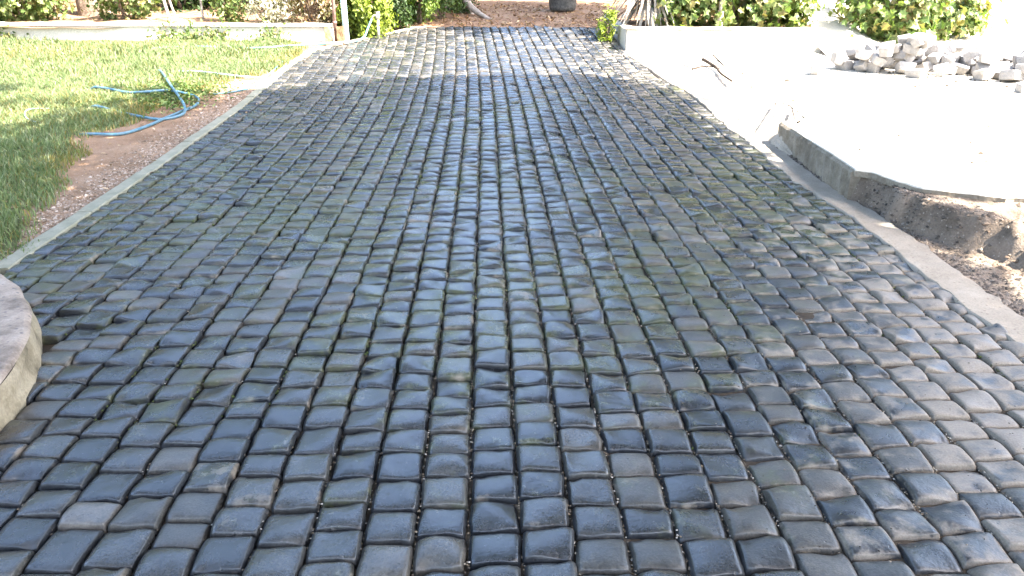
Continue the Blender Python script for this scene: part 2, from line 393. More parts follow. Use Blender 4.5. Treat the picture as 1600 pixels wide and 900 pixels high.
def sett_look(x, y):
    moss = .37 - .22 * min(1, max(0, y - 8) / 2) + .36 * float(fbm(x, y, .9, 3, 21)) + .18 * math.exp(-((y - 4.6) / 2.2) ** 2) - .22 * max(0, (2.6 - y)) - .10 * max(0, x)
    if x > 1.5 and y > 3.6: moss += .18
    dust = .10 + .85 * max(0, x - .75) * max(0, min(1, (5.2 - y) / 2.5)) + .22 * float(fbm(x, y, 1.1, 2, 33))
    dust += .13 * min(1, max(0, y - 8.5) / 1.5)  # far setts dustier, with the band's sunlit brightness painted in as well
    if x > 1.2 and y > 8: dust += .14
    wet = .74 + .34 * math.exp(-((x + .32) / .55) ** 2) * min(1, max(0, y - 1.2)) + .22 * math.exp(-((x + 2.0) / .5) ** 2 - ((y - 5.6) / 1.4) ** 2) - .30 * max(0, min(1, (x - .5))) * max(0, min(1, (5 - y) / 2)) + .1 * float(fbm(x, y, .8, 2, 44))
    wet -= .1 * max(0, min(1, (2.2 - y)))
    u = rng.random()
    tint = rng.uniform(.05, .75) if u < .78 else rng.uniform(.78, 1.0)
    if tint > .8: wet -= .3
    return (tint, float(np.clip(moss + rng.normal(0, .07), 0, 1)), float(np.clip(dust + rng.normal(0, .1), 0, 1)), float(np.clip(wet + rng.normal(0, .08), 0, 1)))
def place(x, y, w_, l_):
    gx, gy = rng.uniform(.004, .009), rng.uniform(.001, .007)
    rz = .03 + .008 * max(0, y - 7) + rng.normal(0, .009)
    s = (zp(y + .05) - zp(y - .05)) / .1
    return (x + rng.normal(0, .0018), y, z1(y) + rng.normal(0, .0032) - (rng.random() < .05) * .008, rz, math.atan(float(s)) + rng.normal(0, .020), rng.normal(0, .022), w_ - gx, l_ - gy)
def add_edge(me, e):
    at = me.attributes.new('edge', 'FLOAT', 'POINT'); at.data.foreach_set('value', np.asarray(e, np.float32)); return me
near_mesh = [add_edge(mesh_np('cobble', v, [q], M['sett']), e) for v, q, e in NEAR_V]
from mathutils import Euler
fv, fq, fc, fe, fn = [], [], [], [], 0
for i, (size, x, y, w_, l_) in enumerate(setts):
    px, py, pz, rz, rx, ry, ww, ll = place(x, y, w_, l_)
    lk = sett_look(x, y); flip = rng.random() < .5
    if i < 300:
        o = link('cobble', near_mesh[rng.integers(len(near_mesh))], road)
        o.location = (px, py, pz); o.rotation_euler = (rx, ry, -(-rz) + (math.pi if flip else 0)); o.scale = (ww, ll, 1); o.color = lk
        if flip: o.rotation_euler = (-rx, -ry, rz + math.pi)
    else:
        v, q, e = (NEAR_V[rng.integers(len(NEAR_V))] if y < 5.5 else FAR_V[rng.integers(len(FAR_V))])
        m3 = np.array((Euler((-rx, -ry, rz + math.pi)) if flip else Euler((rx, ry, rz))).to_matrix())
        fv.append((v * (ww, ll, 1)) @ m3.T + (px, py, pz)); fq.append(q + fn); fn += len(v)
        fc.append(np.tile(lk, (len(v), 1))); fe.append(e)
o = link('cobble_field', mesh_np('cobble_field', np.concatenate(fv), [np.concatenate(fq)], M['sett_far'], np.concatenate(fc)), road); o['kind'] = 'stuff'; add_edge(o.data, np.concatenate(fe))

# pebbles and other scatter
def pebbles(name, P, S, cols, seed, mat, parent=None, flat=.6):
    r = np.random.default_rng(seed); n = len(P)
    base = np.array([(1, 0, 0), (0, 1, 0), (-1, 0, 0), (0, -1, 0), (0, 0, 1), (0, 0, -1), ], float)
    V = base[None] * (S[:, None, None] * r.uniform(.65, 1.25, (n, 6, 1)))
    V[:, :, 2] *= flat
    a = r.uniform(0, 6.28, n); ca, sa = np.cos(a)[:, None], np.sin(a)[:, None]
    x, y = V[:, :, 0] * ca - V[:, :, 1] * sa, V[:, :, 0] * sa + V[:, :, 1] * ca
    V[:, :, 0] = x + r.normal(0, .12, x.shape) * S[:, None]; V[:, :, 1] = y + r.normal(0, .12, x.shape) * S[:, None]
    V += P[:, None, :]
    f = np.array([(0, 1, 4), (1, 2, 4), (2, 3, 4), (3, 0, 4), (1, 0, 5), (2, 1, 5), (3, 2, 5), (0, 3, 5)])
    F = (f[None] + np.arange(n)[:, None, None] * 6).reshape(-1, 3)
    col = np.repeat(np.concatenate([cols, np.ones((n, 1))], 1), 6, 0)
    o = link(name, mesh_np(name, V.reshape(-1, 3), [F], mat, col, False), parent); o['kind'] = 'stuff'; return o
def pick(r, n, cols, jit=.2):
    c = np.array(cols)[r.integers(0, len(cols), n)]; return c * r.uniform(1 - jit, 1 + jit, (n, 1))
r = np.random.default_rng(3)
n = 26000
yy = 1.3 + 4.2 * r.random(n) ** 1.5; kk = r.integers(-14, 16, n)
xx = PH + kk * W + np.array([drift(v) for v in yy]) + r.normal(0, .003, n)
keep = (r.random(n) < np.clip(.35 + .3 * xx, .08, 1)) & (xx < interp(yy, XR)) & (xx > np.array([left_edge(v) for v in yy])) & (vnoise(xx, yy, 2.5, 4) > -.45)
xx, yy = xx[keep], yy[keep]; n = len(xx)
pebbles('joint_gravel', np.stack([xx, yy, zp(yy) - .019 + r.uniform(0, .009, n)], -1), r.uniform(.0015, .0045, n) * (1 + (r.random(n) > .96) * .8),
        pick(r, n, [(.16, .12, .08), (.20, .155, .11), (.10, .08, .06), (.13, .10, .075), (.24, .2, .15), (.36, .32, .27)]), 5, M['pebble'], road)
n = 6000
yy = 2.2 + 7 * r.random(n); kk = r.integers(-18, 15, n)
xx = PH + kk * W + np.array([drift(v) for v in yy]) + r.normal(0, .0035, n)
keep = (xx < interp(yy, XR)) & (xx > np.array([left_edge(v) for v in yy])) & (fbm(xx, yy, 1.3, 3, 71) > .05)
xx, yy = xx[keep], yy[keep]; n = len(xx)
pebbles('joint_moss', np.stack([xx, yy, zp(yy) - .016 + r.uniform(0, .007, n)], -1), r.uniform(.003, .008, n), pick(r, n, [(.05, .065, .018), (.07, .085, .025), (.04, .04, .02)], .3), 8, M['pebble'], road, .8)
# crumbs and droplets lying on the right-hand setts
n = 420
xx = r.uniform(.6, 2.2, n); yy = 1.5 + 2.6 * r.random(n)
pebbles('soil_crumbs', np.stack([xx, yy, zp(yy) + .001], -1), r.uniform(.0015, .004, n), pick(r, n, [(.03, .025, .02), (.05, .04, .03), (.25, .2, .15)]), 6, M['pebble'], road)

# ------------------------------------------------------------------ kerbs
def strip(name, pts, half, h0, h1, mat, parent=None, seed=0, bev=.008, jit=0):
    """a low kerb bar along pts: bevelled top, faces down to the soil"""
    rr = np.random.default_rng(seed); V = []; m = len(pts)
    for i, p in enumerate(pts):
        a = np.array(pts[max(i - 1, 0)]); b = np.array(pts[min(i + 1, m - 1)]); d = (b - a)[:2]; d /= np.hypot(*d); nx = np.array((d[1], -d[0]))
        e = rr.normal(0, jit, 2); zz = p[2] + rr.normal(0, jit * .3)
        for off, z in ((-half + e[0], h0), (-half + e[0], h1 - bev), (-half + bev + e[0], h1), (half - bev + e[1], h1), (half + e[1], h1 - bev), (half + e[1], h0)):
            V.append((p[0] + nx[0] * off, p[1] + nx[1] * off, zz + z))
    Q = [(i * 6 + k, i * 6 + k + 1, (i + 1) * 6 + k + 1, (i + 1) * 6 + k) for i in range(m - 1) for k in range(5)]
    Q += [(0, 5, 4, 1), (1, 4, 3, 2)] + [((m - 1) * 6 + a, (m - 1) * 6 + b, (m - 1) * 6 + c, (m - 1) * 6 + d) for a, b, c, d in ((0, 1, 4, 5), (1, 2, 3, 4))]
    return link(name, mesh_np(name, V, [Q], mat, None, False), parent)
kl = tag(empty('kerb', (0, 0, 0)), kind='structure')
ya = 3.8; s = 0
while ya < 13.6:
    yb = min(ya + 1.0, 13.68)
    ys = np.linspace(ya + .004, yb - .004, 9)
    strip('kerb_block', [(float(interp(y, XL)) - .062, y, z1(y)) for y in ys], .05, -.12, .006 + .003 * math.sin(s * 2.7), M['kerb'], kl, s, .007, .0025)
    ya = yb; s += 1
ys = np.linspace(1.0, 11.7, 160)
kr = strip('kerb_strip', [(float(interp(y, XR)) + .10 + .012 * math.sin(y * 3.1) + .008 * math.sin(y * 11), y, z1(y)) for y in ys], .098, -.1, .006, M['mortar'], None, 3, .006, .006); kr['kind'] = 'structure'
# ------------------------------------------------------------------ right-hand terrace, its concrete edge and the eroded earth in front of it
TZ = .21
def terr_z(Y): return np.maximum(TZ, zp(Y) + .012)
EDGE_L = [(4.6, 2.30), (5.05, 2.20), (5.95, 2.23), (6.6, 2.24), (6.72, 2.25), (6.9, 2.52), (7.5, 2.60), (9.1, 2.55), (10.0, 2.4), (10.9, 2.12), (11.8, 1.84)]
BROKEN = [(2.20, 5.06), (2.29, 5.00), (2.34, 4.80), (2.40, 4.66), (2.55, 4.54), (2.72, 4.45), (2.92, 4.39), (3.2, 4.34), (3.6, 4.36), (4.2, 4.28), (5.0, 4.25), (6.5, 4.2), (9, 4.2)]
def earth_z(X, Y):
    b = np.interp(Y, [1, 3.0, 3.6, 4.1, 4.45, 4.75, 5.1], [2.35, 2.48, 2.56, 2.48, 2.36, 2.26, 2.18]) + .07 * vnoise(X * .3, Y, 3.2, 9) + .03 * vnoise(X, Y, 11, 3)
    t = np.clip((X - b) / np.interp(Y, [4.2, 4.7], [.16, .09]), 0, 1); t = t * t * (3 - 2 * t)
    top = .115 + .03 * fbm(X, Y, 2.3, 4, 14) + .075 * np.clip((Y - 3.7) / .7, 0, 1)
    z = -.012 + t * top + .026 * fbm(X, Y, 8, 5, 15) * (t * .8 + .25) + .012 * np.abs(vnoise(X, Y, 27, 19)) * t
    return np.where(Y > 4.9, np.minimum(z, .172), np.minimum(z, TZ - .03))
grid_sheet('earth_bank', np.concatenate([np.linspace(2.16, 3.3, 110), np.linspace(3.33, 9, 60)]), np.linspace(.9, 5.3, 210), earth_z, M['earth'])
# dirt in the gutter between kerb strip and concrete edge, rising to a sandy ramp further up
grid_sheet('gutter_dirt', np.linspace(0, 1, 24), np.linspace(5.0, 11.7, 260),
           lambda U, Y: zp(Y) - .004 + .012 * fbm(U, Y, 14, 3, 4) + np.clip((Y - 6.25) / .6, 0, 1) * ((terr_z(Y) - zp(Y)) * np.clip((U - .04) * 1.08, 0, 1) ** .8 + .004), M['ramp'],
           xf=None)
gd = bpy.data.objects['gutter_dirt']
co = np.empty(len(gd.data.vertices) * 3, np.float32); gd.data.vertices.foreach_get('co', co); co = co.reshape(-1, 3)
co[:, 0] = (interp(co[:, 1], XR) + .185) * (1 - co[:, 0]) + (np.maximum(interp(co[:, 1], EDGE_L), interp(co[:, 1], XR) + .2) + .03) * co[:, 0]
gd.data.vertices.foreach_set('co', co.ravel()); gd.data.update()
ys = np.linspace(5.07, 6.75, 60)
ed = strip('concrete_edge', [(float(interp(y, EDGE_L)) + .062, y, 0) for y in ys], .062, -.1, TZ - .004, M['edge'], None, 5, .02, .007); ed['kind'] = 'structure'
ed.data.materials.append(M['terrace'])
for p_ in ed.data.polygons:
    if p_.normal.z > .75: p_.material_index = 1  # top takes the pale slab material, painting it sunlit white
terrace = tag(empty('terrace', (0, 0, 0)), kind='structure')
def slab(poly, top, th, seed):
    rr = np.random.default_rng(seed)
    bm = bmesh.new()
    vs_ = [bm.verts.new((x, y, top(y) + rr.normal(0, .002))) for x, y in poly]
    f = bm.faces.new(vs_)
    if f.normal.z < 0: f.normal_flip()
    ex = bmesh.ops.extrude_face_region(bm, geom=[f])
    for v in [g for g in ex['geom'] if isinstance(g, bmesh.types.BMVert)]: v.co.z -= th
    bmesh.ops.recalc_face_normals(bm, faces=bm.faces)
    edges = [e for e in bm.edges if all(v.co.z > top(v.co.y) - .02 for v in e.verts)]
    bmesh.ops.bevel(bm, geom=edges, offset=.006, segments=1, affect='EDGES')
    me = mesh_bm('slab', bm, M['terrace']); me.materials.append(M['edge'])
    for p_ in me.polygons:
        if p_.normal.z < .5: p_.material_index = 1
    return link('slab', me, terrace)
def rag(a, b, n, amp, seed):
    rr = np.random.default_rng(seed); out = []
    for i in range(n):
        t = i / n; out.append((a[0] + (b[0] - a[0]) * t + (rr.normal(0, amp) if i else 0), a[1] + (b[1] - a[1]) * t + (rr.normal(0, amp) if i else 0)))
    return out
def tz(y): return float(terr_z(y))
xs = [2.2, 3.9, 5.6, 7.3, 9.2, 12.5]; ysl = [4.2, 6.9, 8.3, 9.8, 11.6, 13.5, 16.0, 20.0]
g_ = .010; sd = 0
for i in range(len(xs) - 1):
    for j in range(len(ysl) - 1):
        x0, x1, y0, y1 = xs[i] + g_, xs[i + 1] - g_, ysl[j] + g_, ysl[j + 1] - g_
        if j >= 5 and i < 2: continue
        poly = []
        if j == 0:
            pts = [p for p in BROKEN if x0 <= p[0] <= x1]
            by = lambda x: float(np.interp(x, [p[0] for p in BROKEN], [p[1] for p in BROKEN]))
            ex_ = [(x0, by(x0))] + pts + [(x1, by(x1))]
            for a, b in zip(ex_[:-1], ex_[1:]): poly += rag(a, b, max(1, int(math.hypot(b[0] - a[0], b[1] - a[1]) / .05)), .008, sd + len(poly))
            poly.append(ex_[-1])
            if i == 0: poly = [p for p in poly if p[0] > 2.19]
        else:
            poly += [(x0, y0), (x1, y0)]
        poly += [(x1, y1)]
        if i == 0:
            yl = [y for y in np.linspace(y1, max(y0, 5.08), 5)]
            poly += [(float(interp(y, EDGE_L)) + (.012 if y < 6.8 else 0), y) for y in yl]
            if j: poly = poly[1:] if True else poly
        else:
            poly += [(x0, y1)]
        # split long edges so that slabs follow the rising ground
        slab(poly, lambda y, e=.0015 * math.sin(sd * 2.3): tz(y) + e, .045 if j == 0 else .07, sd); sd += 1
# firm base under the slabs
grid_sheet('terrace_base', np.linspace(0, 1, 30), np.linspace(5.1, 20, 90), lambda X, Y: terr_z(Y) - .03, M['earth'],
           xf=lambda U, Y: (np.maximum(interp(Y, EDGE_L), interp(Y, XR) + .2) + .05) * (1 - U) + 13 * U)
r = np.random.default_rng(10); n = 420
xx = np.where(r.random(n) < .5, r.uniform(2.4, 6, n), 4.2 + r.random(n) * 2.4); yy = np.where(xx > 4.2, 8.3 + r.random(n) * 2.4, 4.6 + 6 * r.random(n) ** 1.5)
ok = (yy > 5.2) | (xx > 3)
xx, yy = xx[ok], yy[ok]; n = len(xx)
pebbles('terrace_grit', np.stack([xx, yy, terr_z(yy) + .003], -1), r.gamma(1.6, .005, n) + .003, pick(r, n, [(.10, .08, .06), (.05, .04, .03), (.2, .17, .14)], .3), 9, M['pebble'])
# gutter gravel
r = np.random.default_rng(11); n = 5200
yy = 2.4 + 4.4 * r.random(n); xx = interp(yy, XR) + .19 + np.abs(r.normal(0, .16, n)) * (yy < 5) + (yy >= 5) * r.uniform(0, .05, n)
zz = np.where(yy < 5.0, earth_z(xx, yy), zp(yy) + .002)
S = r.gamma(2, .0028, n) + .0025
pebbles('gutter_gravel', np.stack([xx, yy, zz], -1), S, pick(r, n, [(.10, .08, .065), (.15, .12, .095), (.06, .05, .042), (.20, .165, .135)], .3), 12, M['pebble'])
n = 900; xx = r.uniform(2.5, 4.2, n); yy = r.uniform(2.6, 4.35, n)
pebbles('earth_clods', np.stack([xx, yy, earth_z(xx, yy)], -1), r.gamma(2, .006, n) + .003, pick(r, n, [(.2, .15, .11), (.13, .095, .07), (.27, .215, .165)], .25), 13, M['pebble'])
# verge gravel on the left
n = 7000; yy = 3.6 + 6.2 * r.random(n) ** 1.2; xx = kerb_out(yy) - np.abs(r.normal(0, .16, n)) - .01
pebbles('verge_gravel', np.stack([xx, yy, verge_z(xx, yy) + .001], -1), r.gamma(2, .0024, n) + .0022, pick(r, n, [(.20, .14, .10), (.28, .21, .16), (.13, .09, .06), (.36, .29, .23)], .3), 14, M['pebble'])
# ------------------------------------------------------------------ round rim at the left
rim = tag(empty('round_planter', (RIM_C[0], RIM_C[1], 0)), 'low round concrete planter rim at the near left edge of the setts', 'planter')
def lathe(prof, n, mat, name, parent, amp=0, seed=0, a0=0, a1=2 * math.pi):
    V = []; m = len(prof)
    for k in range(n):
        a = a0 + (a1 - a0) * k / n
        for j, (rr, zz) in enumerate(prof):
            d = amp * mnoise.noise(Vector((math.cos(a) * 9 + seed, math.sin(a) * 9, zz * 30 + rr * 5)))
            V.append(((rr + d) * math.cos(a), (rr + d) * math.sin(a), zz + d * .4))
    Q = [(k * m + j, ((k + 1) % n) * m + j, ((k + 1) % n) * m + j + 1, k * m + j + 1) for k in range(n) for j in range(m - 1)]
    return link(name, mesh_np(name, V, [Q], mat), parent)
lathe([(1.71, -.1), (1.718, .0), (1.712, .03), (1.71, .05), (1.709, .075), (1.708, .1), (1.702, .118)], 320, M['rimface'], 'rim_face', rim, .014)
lathe([(1.702, .118), (1.695, .130), (1.675, .137), (1.62, .139), (1.55, .141), (1.4, .140), (1.3, .138), (1.28, .12), (1.28, .02)], 320, M['rim'], 'rim_top', rim, .011, 4)
lathe([(1.285, .06), (.9, .075), (.4, .085), (.001, .09)], 60, M['soil'], 'planting_soil', rim, .01, 8)

# ------------------------------------------------------------------ lawn
LEAFCOL = dict(grass=[(.135, .18, .08), (.17, .215, .10), (.115, .155, .07), (.23, .25, .145)], straw=[(.26, .20, .08), (.20, .16, .06), (.16, .17, .05)])
def blades(name, P, H, Wd, cols, seed, mat):
    r = np.random.default_rng(seed); n = len(P)
    a = r.uniform(0, 6.28, n); b = r.uniform(0, 6.28, n); lean = r.uniform(.15, .9, n) * H
    wx, wy = np.cos(a) * Wd, np.sin(a) * Wd; lx, ly = np.cos(b) * lean, np.sin(b) * lean
    V = np.zeros((n, 5, 3))
    V[:, 0] = P + np.stack([-wx, -wy, -.01 + 0 * wx], -1); V[:, 1] = P + np.stack([wx, wy, -.01 + 0 * wx], -1)
    mid = P + np.stack([lx * .35, ly * .35, H * .6], -1)
    V[:, 2] = mid + np.stack([wx, wy, 0 * wx], -1) * .75; V[:, 3] = mid - np.stack([wx, wy, 0 * wx], -1) * .75
    V[:, 4] = P + np.stack([lx, ly, H * r.uniform(.8, 1.0, n)], -1)
    i = np.arange(n)[:, None] * 5
    Q = i + np.array([[0, 1, 2, 3]]); T = i + np.array([[3, 2, 4]])
    col = np.repeat(np.concatenate([cols, np.ones((n, 1))], 1), 5, 0)
    o = link(name, mesh_np(name, V.reshape(-1, 3), [Q, T], mat, col), None); o['kind'] = 'stuff'; return o
r = np.random.default_rng(21); n = 330000
yy = 3.2 + 9.0 * r.random(n) ** 1.25; dx = 6.6 * r.random(n) ** 1.15
edge = interp(yy, LAWN_EDGE) + .10 * vnoise(yy, yy * 0, 3, 12)
xx = edge + .08 - dx
dens = np.clip(.7 + .9 * fbm(xx, yy, 2.2, 4, 51), .05, 1) * np.clip((dx + .02) / .22, .10, 1)
patch = vnoise(xx, yy, .8, 60) + .4 * vnoise(xx, yy, 2.2, 61)
dens *= np.where((patch > .75) & (dx < 3), .35, 1)
keep = (r.random(n) < dens) & (xx > -.72 * (yy + .8) - .4) & ~((np.hypot(xx - RIM_C[0], yy - RIM_C[1]) < RIM_R + .02))
xx, yy, dx = xx[keep], yy[keep], dx[keep]; n = len(xx)
gc = pick(r, n, LEAFCOL['grass'], .25); sc = pick(r, n, LEAFCOL['straw'], .25)
straw = np.clip(.85 - dx * 2.6, 0, .85) * np.clip(.5 + .9 * vnoise(xx, yy, 1.7, 62), .1, 1) + .07 + .25 * np.clip(vnoise(xx, yy, .9, 64), 0, 1)
gc = np.where((r.random(n) < straw)[:, None], sc, gc)
tall = 1 + 1.3 * np.clip(vnoise(xx, yy, 2.6, 66), 0, 1) ** 1.5
H = r.uniform(.035, .085, n) * tall * np.clip(.55 + dx, .55, 1)
blades('grass', np.stack([xx, yy, verge_z(xx, yy)], -1), H, r.uniform(.0022, .0042, n) * (1 + .10 * (yy - 3)), gc, 22, M['grass'])

# ------------------------------------------------------------------ leaves, bushes, trees
def leaf_cloud(name, P, N, S, cols, seed, mat, parent=None, lobed=False, long=1.5):
    """P centres, N rough outward normals, S sizes; folded leaf-shaped faces"""
    r = np.random.default_rng(seed); n = len(P)
    nn = N + r.normal(0, .55, (n, 3)); nn /= np.linalg.norm(nn, axis=1, keepdims=True) + 1e-9
    d = r.normal(0, 1, (n, 3)); d[:, 2] -= .6; d -= nn * (d * nn).sum(1, keepdims=True); d /= np.linalg.norm(d, axis=1, keepdims=True) + 1e-9
    s = np.cross(nn, d)
    if lobed:
        sh = [(-.5, 0, 0), (-.42, .38, .10), (-.05, .28, .05), (.12, .52, .14), (.22, .20, .04), (.62, 0, -.12), (.22, -.20, .04), (.12, -.52, .14), (-.05, -.28, .05), (-.42, -.38, .10), (0, 0, -.02)]
        F = np.array([(10, i, i + 1) for i in range(9)] + [(10, 9, 0)])[:, ::-1]
    else:
        sh = [(-.5, 0, 0), (-.1, .30, .08), (.28, .22, .05), (.62, 0, -.06), (.28, -.22, .05), (-.1, -.30, .08)]
        sh = [(a * long / 1.2, b, c) for a, b, c in sh]
        F = np.array([(0, 5, 4, 3), (0, 3, 2, 1)])
    sh = np.array(sh)
    V = P[:, None] + S[:, None, None] * (sh[None, :, 0:1] * d[:, None] + sh[None, :, 1:2] * s[:, None] + sh[None, :, 2:3] * nn[:, None])
    k = len(sh); Fa = (F[None] + np.arange(n)[:, None, None] * k).reshape(-1, F.shape[1])
    col = np.repeat(np.concatenate([cols, np.ones((n, 1))], 1), k, 0)
    return link(name, mesh_np(name, V.reshape(-1, 3), [Fa], mat, col, False), parent)
def blob_points(r, n, rad, clumps, spread=.28, shell=.75, floor=None):
    """leaf centres gathered in clumps through an ellipsoid, more of them near its surface"""
    c = r.normal(0, 1, (clumps, 3)); c /= np.linalg.norm(c, axis=1, keepdims=True)
    c *= (r.random((clumps, 1)) ** .4 * .55 + .42) * shell / .75
    i = r.integers(0, clumps, n)
    p = c[i] + r.normal(0, spread, (n, 3)) * r.uniform(.5, 1.2, (clumps, 1))[i]
    nrm = p / (np.linalg.norm(p, axis=1, keepdims=True) + 1e-9)
    nrm[:, 2] += .5
    P = p * np.array(rad)
    if floor is not None: P[:, 2] = np.maximum(P[:, 2], floor + r.uniform(0, .06, n))
    return P, nrm
G_IVY = [(.11, .165, .045), (.15, .20, .06), (.08, .13, .035), (.19, .225, .085), (.16, .14, .05)]
G_DARK = [(.03, .06, .018), (.04, .075, .02), (.055, .09, .025)]
G_LIME = [(.19, .24, .03), (.23, .28, .04), (.14, .19, .03)]
G_MID = [(.05, .09, .022), (.07, .12, .03), (.09, .13, .03)]
def bush(name, loc, rad, n, size, cols, label, cat, group, seed, lobed=False, clumps=22, stems=5, spread=.24):
    r = np.random.default_rng(seed); o = tag(empty(name, loc), label, cat, group)
    P, N = blob_points(r, n, rad, clumps, spread, .75, -rad[2] * .95)
    P[:, 2] += rad[2] * .95
    leaf_cloud('foliage', P, N, r.uniform(.7, 1.25, n) * size, pick(r, n, cols, .3), seed + 1, M['leaf'], o, lobed)
    a = Acc()
    for k in range(stems):
        t = r.uniform(0, 6.28); q = r.uniform(.3, .75)
        e = Vector((math.cos(t) * rad[0] * q, math.sin(t) * rad[1] * q, rad[2] * r.uniform(.8, 1.6)))
        a.tube(smooth_path([(r.normal(0, .04), r.normal(0, .04), -.03), e * .5 + Vector((0, 0, .08)), e], 3), [.018 - .013 * i / 6 for i in range(7)], 6)
    a.build('stem', M['bark'], o)
    return o
def tree(name, loc, height, lean, tr, crown_c, crown_r, n, size, cols, label, seed, bark='bark', clumps=40, group=None, limbs=7, spread=.2):
    r = np.random.default_rng(seed); o = tag(empty(name, loc), label, 'tree', group)
    a = Acc(); top = Vector((lean[0], lean[1], height))
    path = [Vector((0, 0, -.1)), Vector((lean[0] * .12, lean[1] * .12, height * .12)), Vector((lean[0] * .45, lean[1] * .45, height * .5)), top]
    sp = smooth_path(path, 6); m = len(sp)
    a.tube(sp, [tr * (1.35 if i == 0 else 1.0) * (1 - .55 * i / (m - 1)) * (1 + .25 * math.exp(-i * .8)) for i in range(m)], 14, .05, r)
    cc = Vector(crown_c)
    for k in range(limbs):
        th = 2 * math.pi * (k + r.uniform(-.3, .3)) / limbs
        e = cc + Vector((math.cos(th) * crown_r[0] * .7, math.sin(th) * crown_r[1] * .7, crown_r[2] * r.uniform(-.4, .5)))
        st = sp[int(m * r.uniform(.6, .95))]
        lp = smooth_path([st, st.lerp(e, .45) + Vector((0, 0, .25)), e], 5)
        a.tube(lp, [tr * .42 * (1 - .8 * i / (len(lp) - 1)) for i in range(len(lp))], 8, .06, r)
    a.build('trunk', M[bark], o)
    P, N = blob_points(r, n, crown_r, clumps, spread)
    leaf_cloud('crown', P + np.array(crown_c), N, r.uniform(.7, 1.3, n) * size, pick(r, n, cols, .3), seed + 3, M['leaf'], o)
    return o
# --- big unseen shade tree added behind and to the right of the camera: its canopy throws the shade over the near setts
def shade_tree():
    r = np.random.default_rng(77)
    o = tag(empty('shade_tree', (4.6, -1.4, -.02)), 'large spreading tree whose canopy shades the near setts', 'tree')
    # outline of the canopy in plan, shaped to give the wanted shade edge, world coordinates, at about 6 m up
    poly = np.array([(-3.6, 6.85), (.2, 7.0), (1.7, 7.05), (2.7, 7.85), (5.1, 8.05), (5.75, 7.2), (6.0, 5.8), (6.15, 4.6), (6.35, 3.2), (6.4, .85), (6.5, -5), (-3, -5), (-4.8, 0)])
    n = 92000
    x = r.uniform(-4.6, 7.2, n); y = r.uniform(-5, 8.2, n)
    inside = np.zeros(n, bool); j = len(poly) - 1
    for i in range(len(poly)):
        xi, yi = poly[i]; xj, yj = poly[j]
        inside ^= ((yi > y) != (yj > y)) & (x < (xj - xi) * (y - yi) / (yj - yi + 1e-12) + xi); j = i
    hole = vnoise(x, y, 1.1, 90) + .35 * vnoise(x, y, 3, 91)
    inside &= ~((x < 1.3) & (r.random(n) > .38 + .8 * hole))  # canopy thinned here to let dapples through onto the lawn
    inside &= ~((hole > .86) & (x < .2) & (y > 3.4))
    x, y = x[inside], y[inside]; n = len(x)
    z = 6.0 + .45 * vnoise(x, y, .5, 92) + r.normal(0, .22, n)
    P = np.stack([x - 4.6, y + 1.4, z], -1); N = np.tile((0, 0, 1.0), (n, 1))
    leaf_cloud('crown', P, N, r.uniform(.7, 1.2, n) * .19, pick(r, n, G_MID, .3), 78, M['leaf'], o)
    a = Acc(); st = Vector((.1, .1, 3.2))
    a.tube(smooth_path([(0, 0, -.1), (.03, .02, 1), (.08, .05, 2), st], 5), [.34 * (1 - .25 * i / 15) * (1 + .4 * math.exp(-i)) for i in range(16)], 16, .04, r)
    for ex, ey in ((-7, 1.5), (-6.5, 6), (-3.5, 7.6), (0, 7.6), (1.3, 5.5), (1.9, 0), (-2, -1.6), (-6, -1.2), (-3, 4.5)):
        e = Vector((ex, ey, 6.0)); lp = smooth_path([st - Vector((0, 0, .2)), st.lerp(e, .3) + Vector((0, 0, .9)), st.lerp(e, .7) + Vector((0, 0, .5)), e], 5)
        a.tube(lp, [.17 * (1 - .85 * i / (len(lp) - 1)) for i in range(len(lp))], 8, .05, r)
    a.build('trunk', M['bark'], o)
shade_tree()
# --- trees round the far end (their crowns are above the picture, seen only in the wet setts and in the shade they cast)
tree('leaning_tree', (-7.0, 14.3, z1(14.3)), 3.2, (-.75, .3, 0), .32, (-1.0, .6, 5.2), (2.6, 2.4, 1.9), 5200, .2, G_MID,
     'thick leaning tree with ridged brown bark behind the left wall', 201)
tree('slender_tree', (2.97, 12.0, .5), 3.2, (.15, .5, 0), .045, (.75, 1.7, 5.3), (2.1, 1.9, 1.2), 13000, .2, G_MID,
     'slender pale-stemmed tree rising out of the ivy bush behind the right wall', 202, 'palebark')
tree('gnarled_tree', (-.72, 15.3, z1(15.3)), 2.6, (-.9, .5, 0), .085, (-2.4, .8, 4.4), (1.6, 1.8, 1.4), 3600, .18, G_MID,
     'small gnarled tree leaning over the dirt at the end of the road', 203, 'palebark')
for k, (x, y, h, cr) in enumerate([(-11.6, 19, 4, 3.0), (-4.7, 20, 4.2, 2.7), (4.9, 20.5, 4.4, 3.4), (10, 19, 4.2, 3.4), (-12, 11, 4, 3.2)]):  # unseen trees added and spaced for what the wet setts reflect
    tree('broadleaf_tree', (x, y, z1(y) - .05), h, (.2 * (-1) ** k, .1, 0), .22, (0, 0, h + .4), (cr, cr * .9, 3.4), 9000, .3, G_DARK + G_MID,
         ['broad dark green tree standing furthest left beyond the bed', 'broad tree behind the dark shrubs at the end of the road', 'broad tree beyond the ivy bush with the slender stem', 'broad tree beyond the pile of loose setts', 'broad tree at the left side of the lawn'][k], 210 + k * 7, clumps=30)
tag(bush('hedge', (0, 24.5, .5), (15, .9, 2.1), 26000, .24, G_MID + G_DARK, 'long dark hedge closing the far end of the garden', 'hedge', None, 290, False, 260, 9, .09), None)  # out-of-view hedge added so the far setts reflect something dark
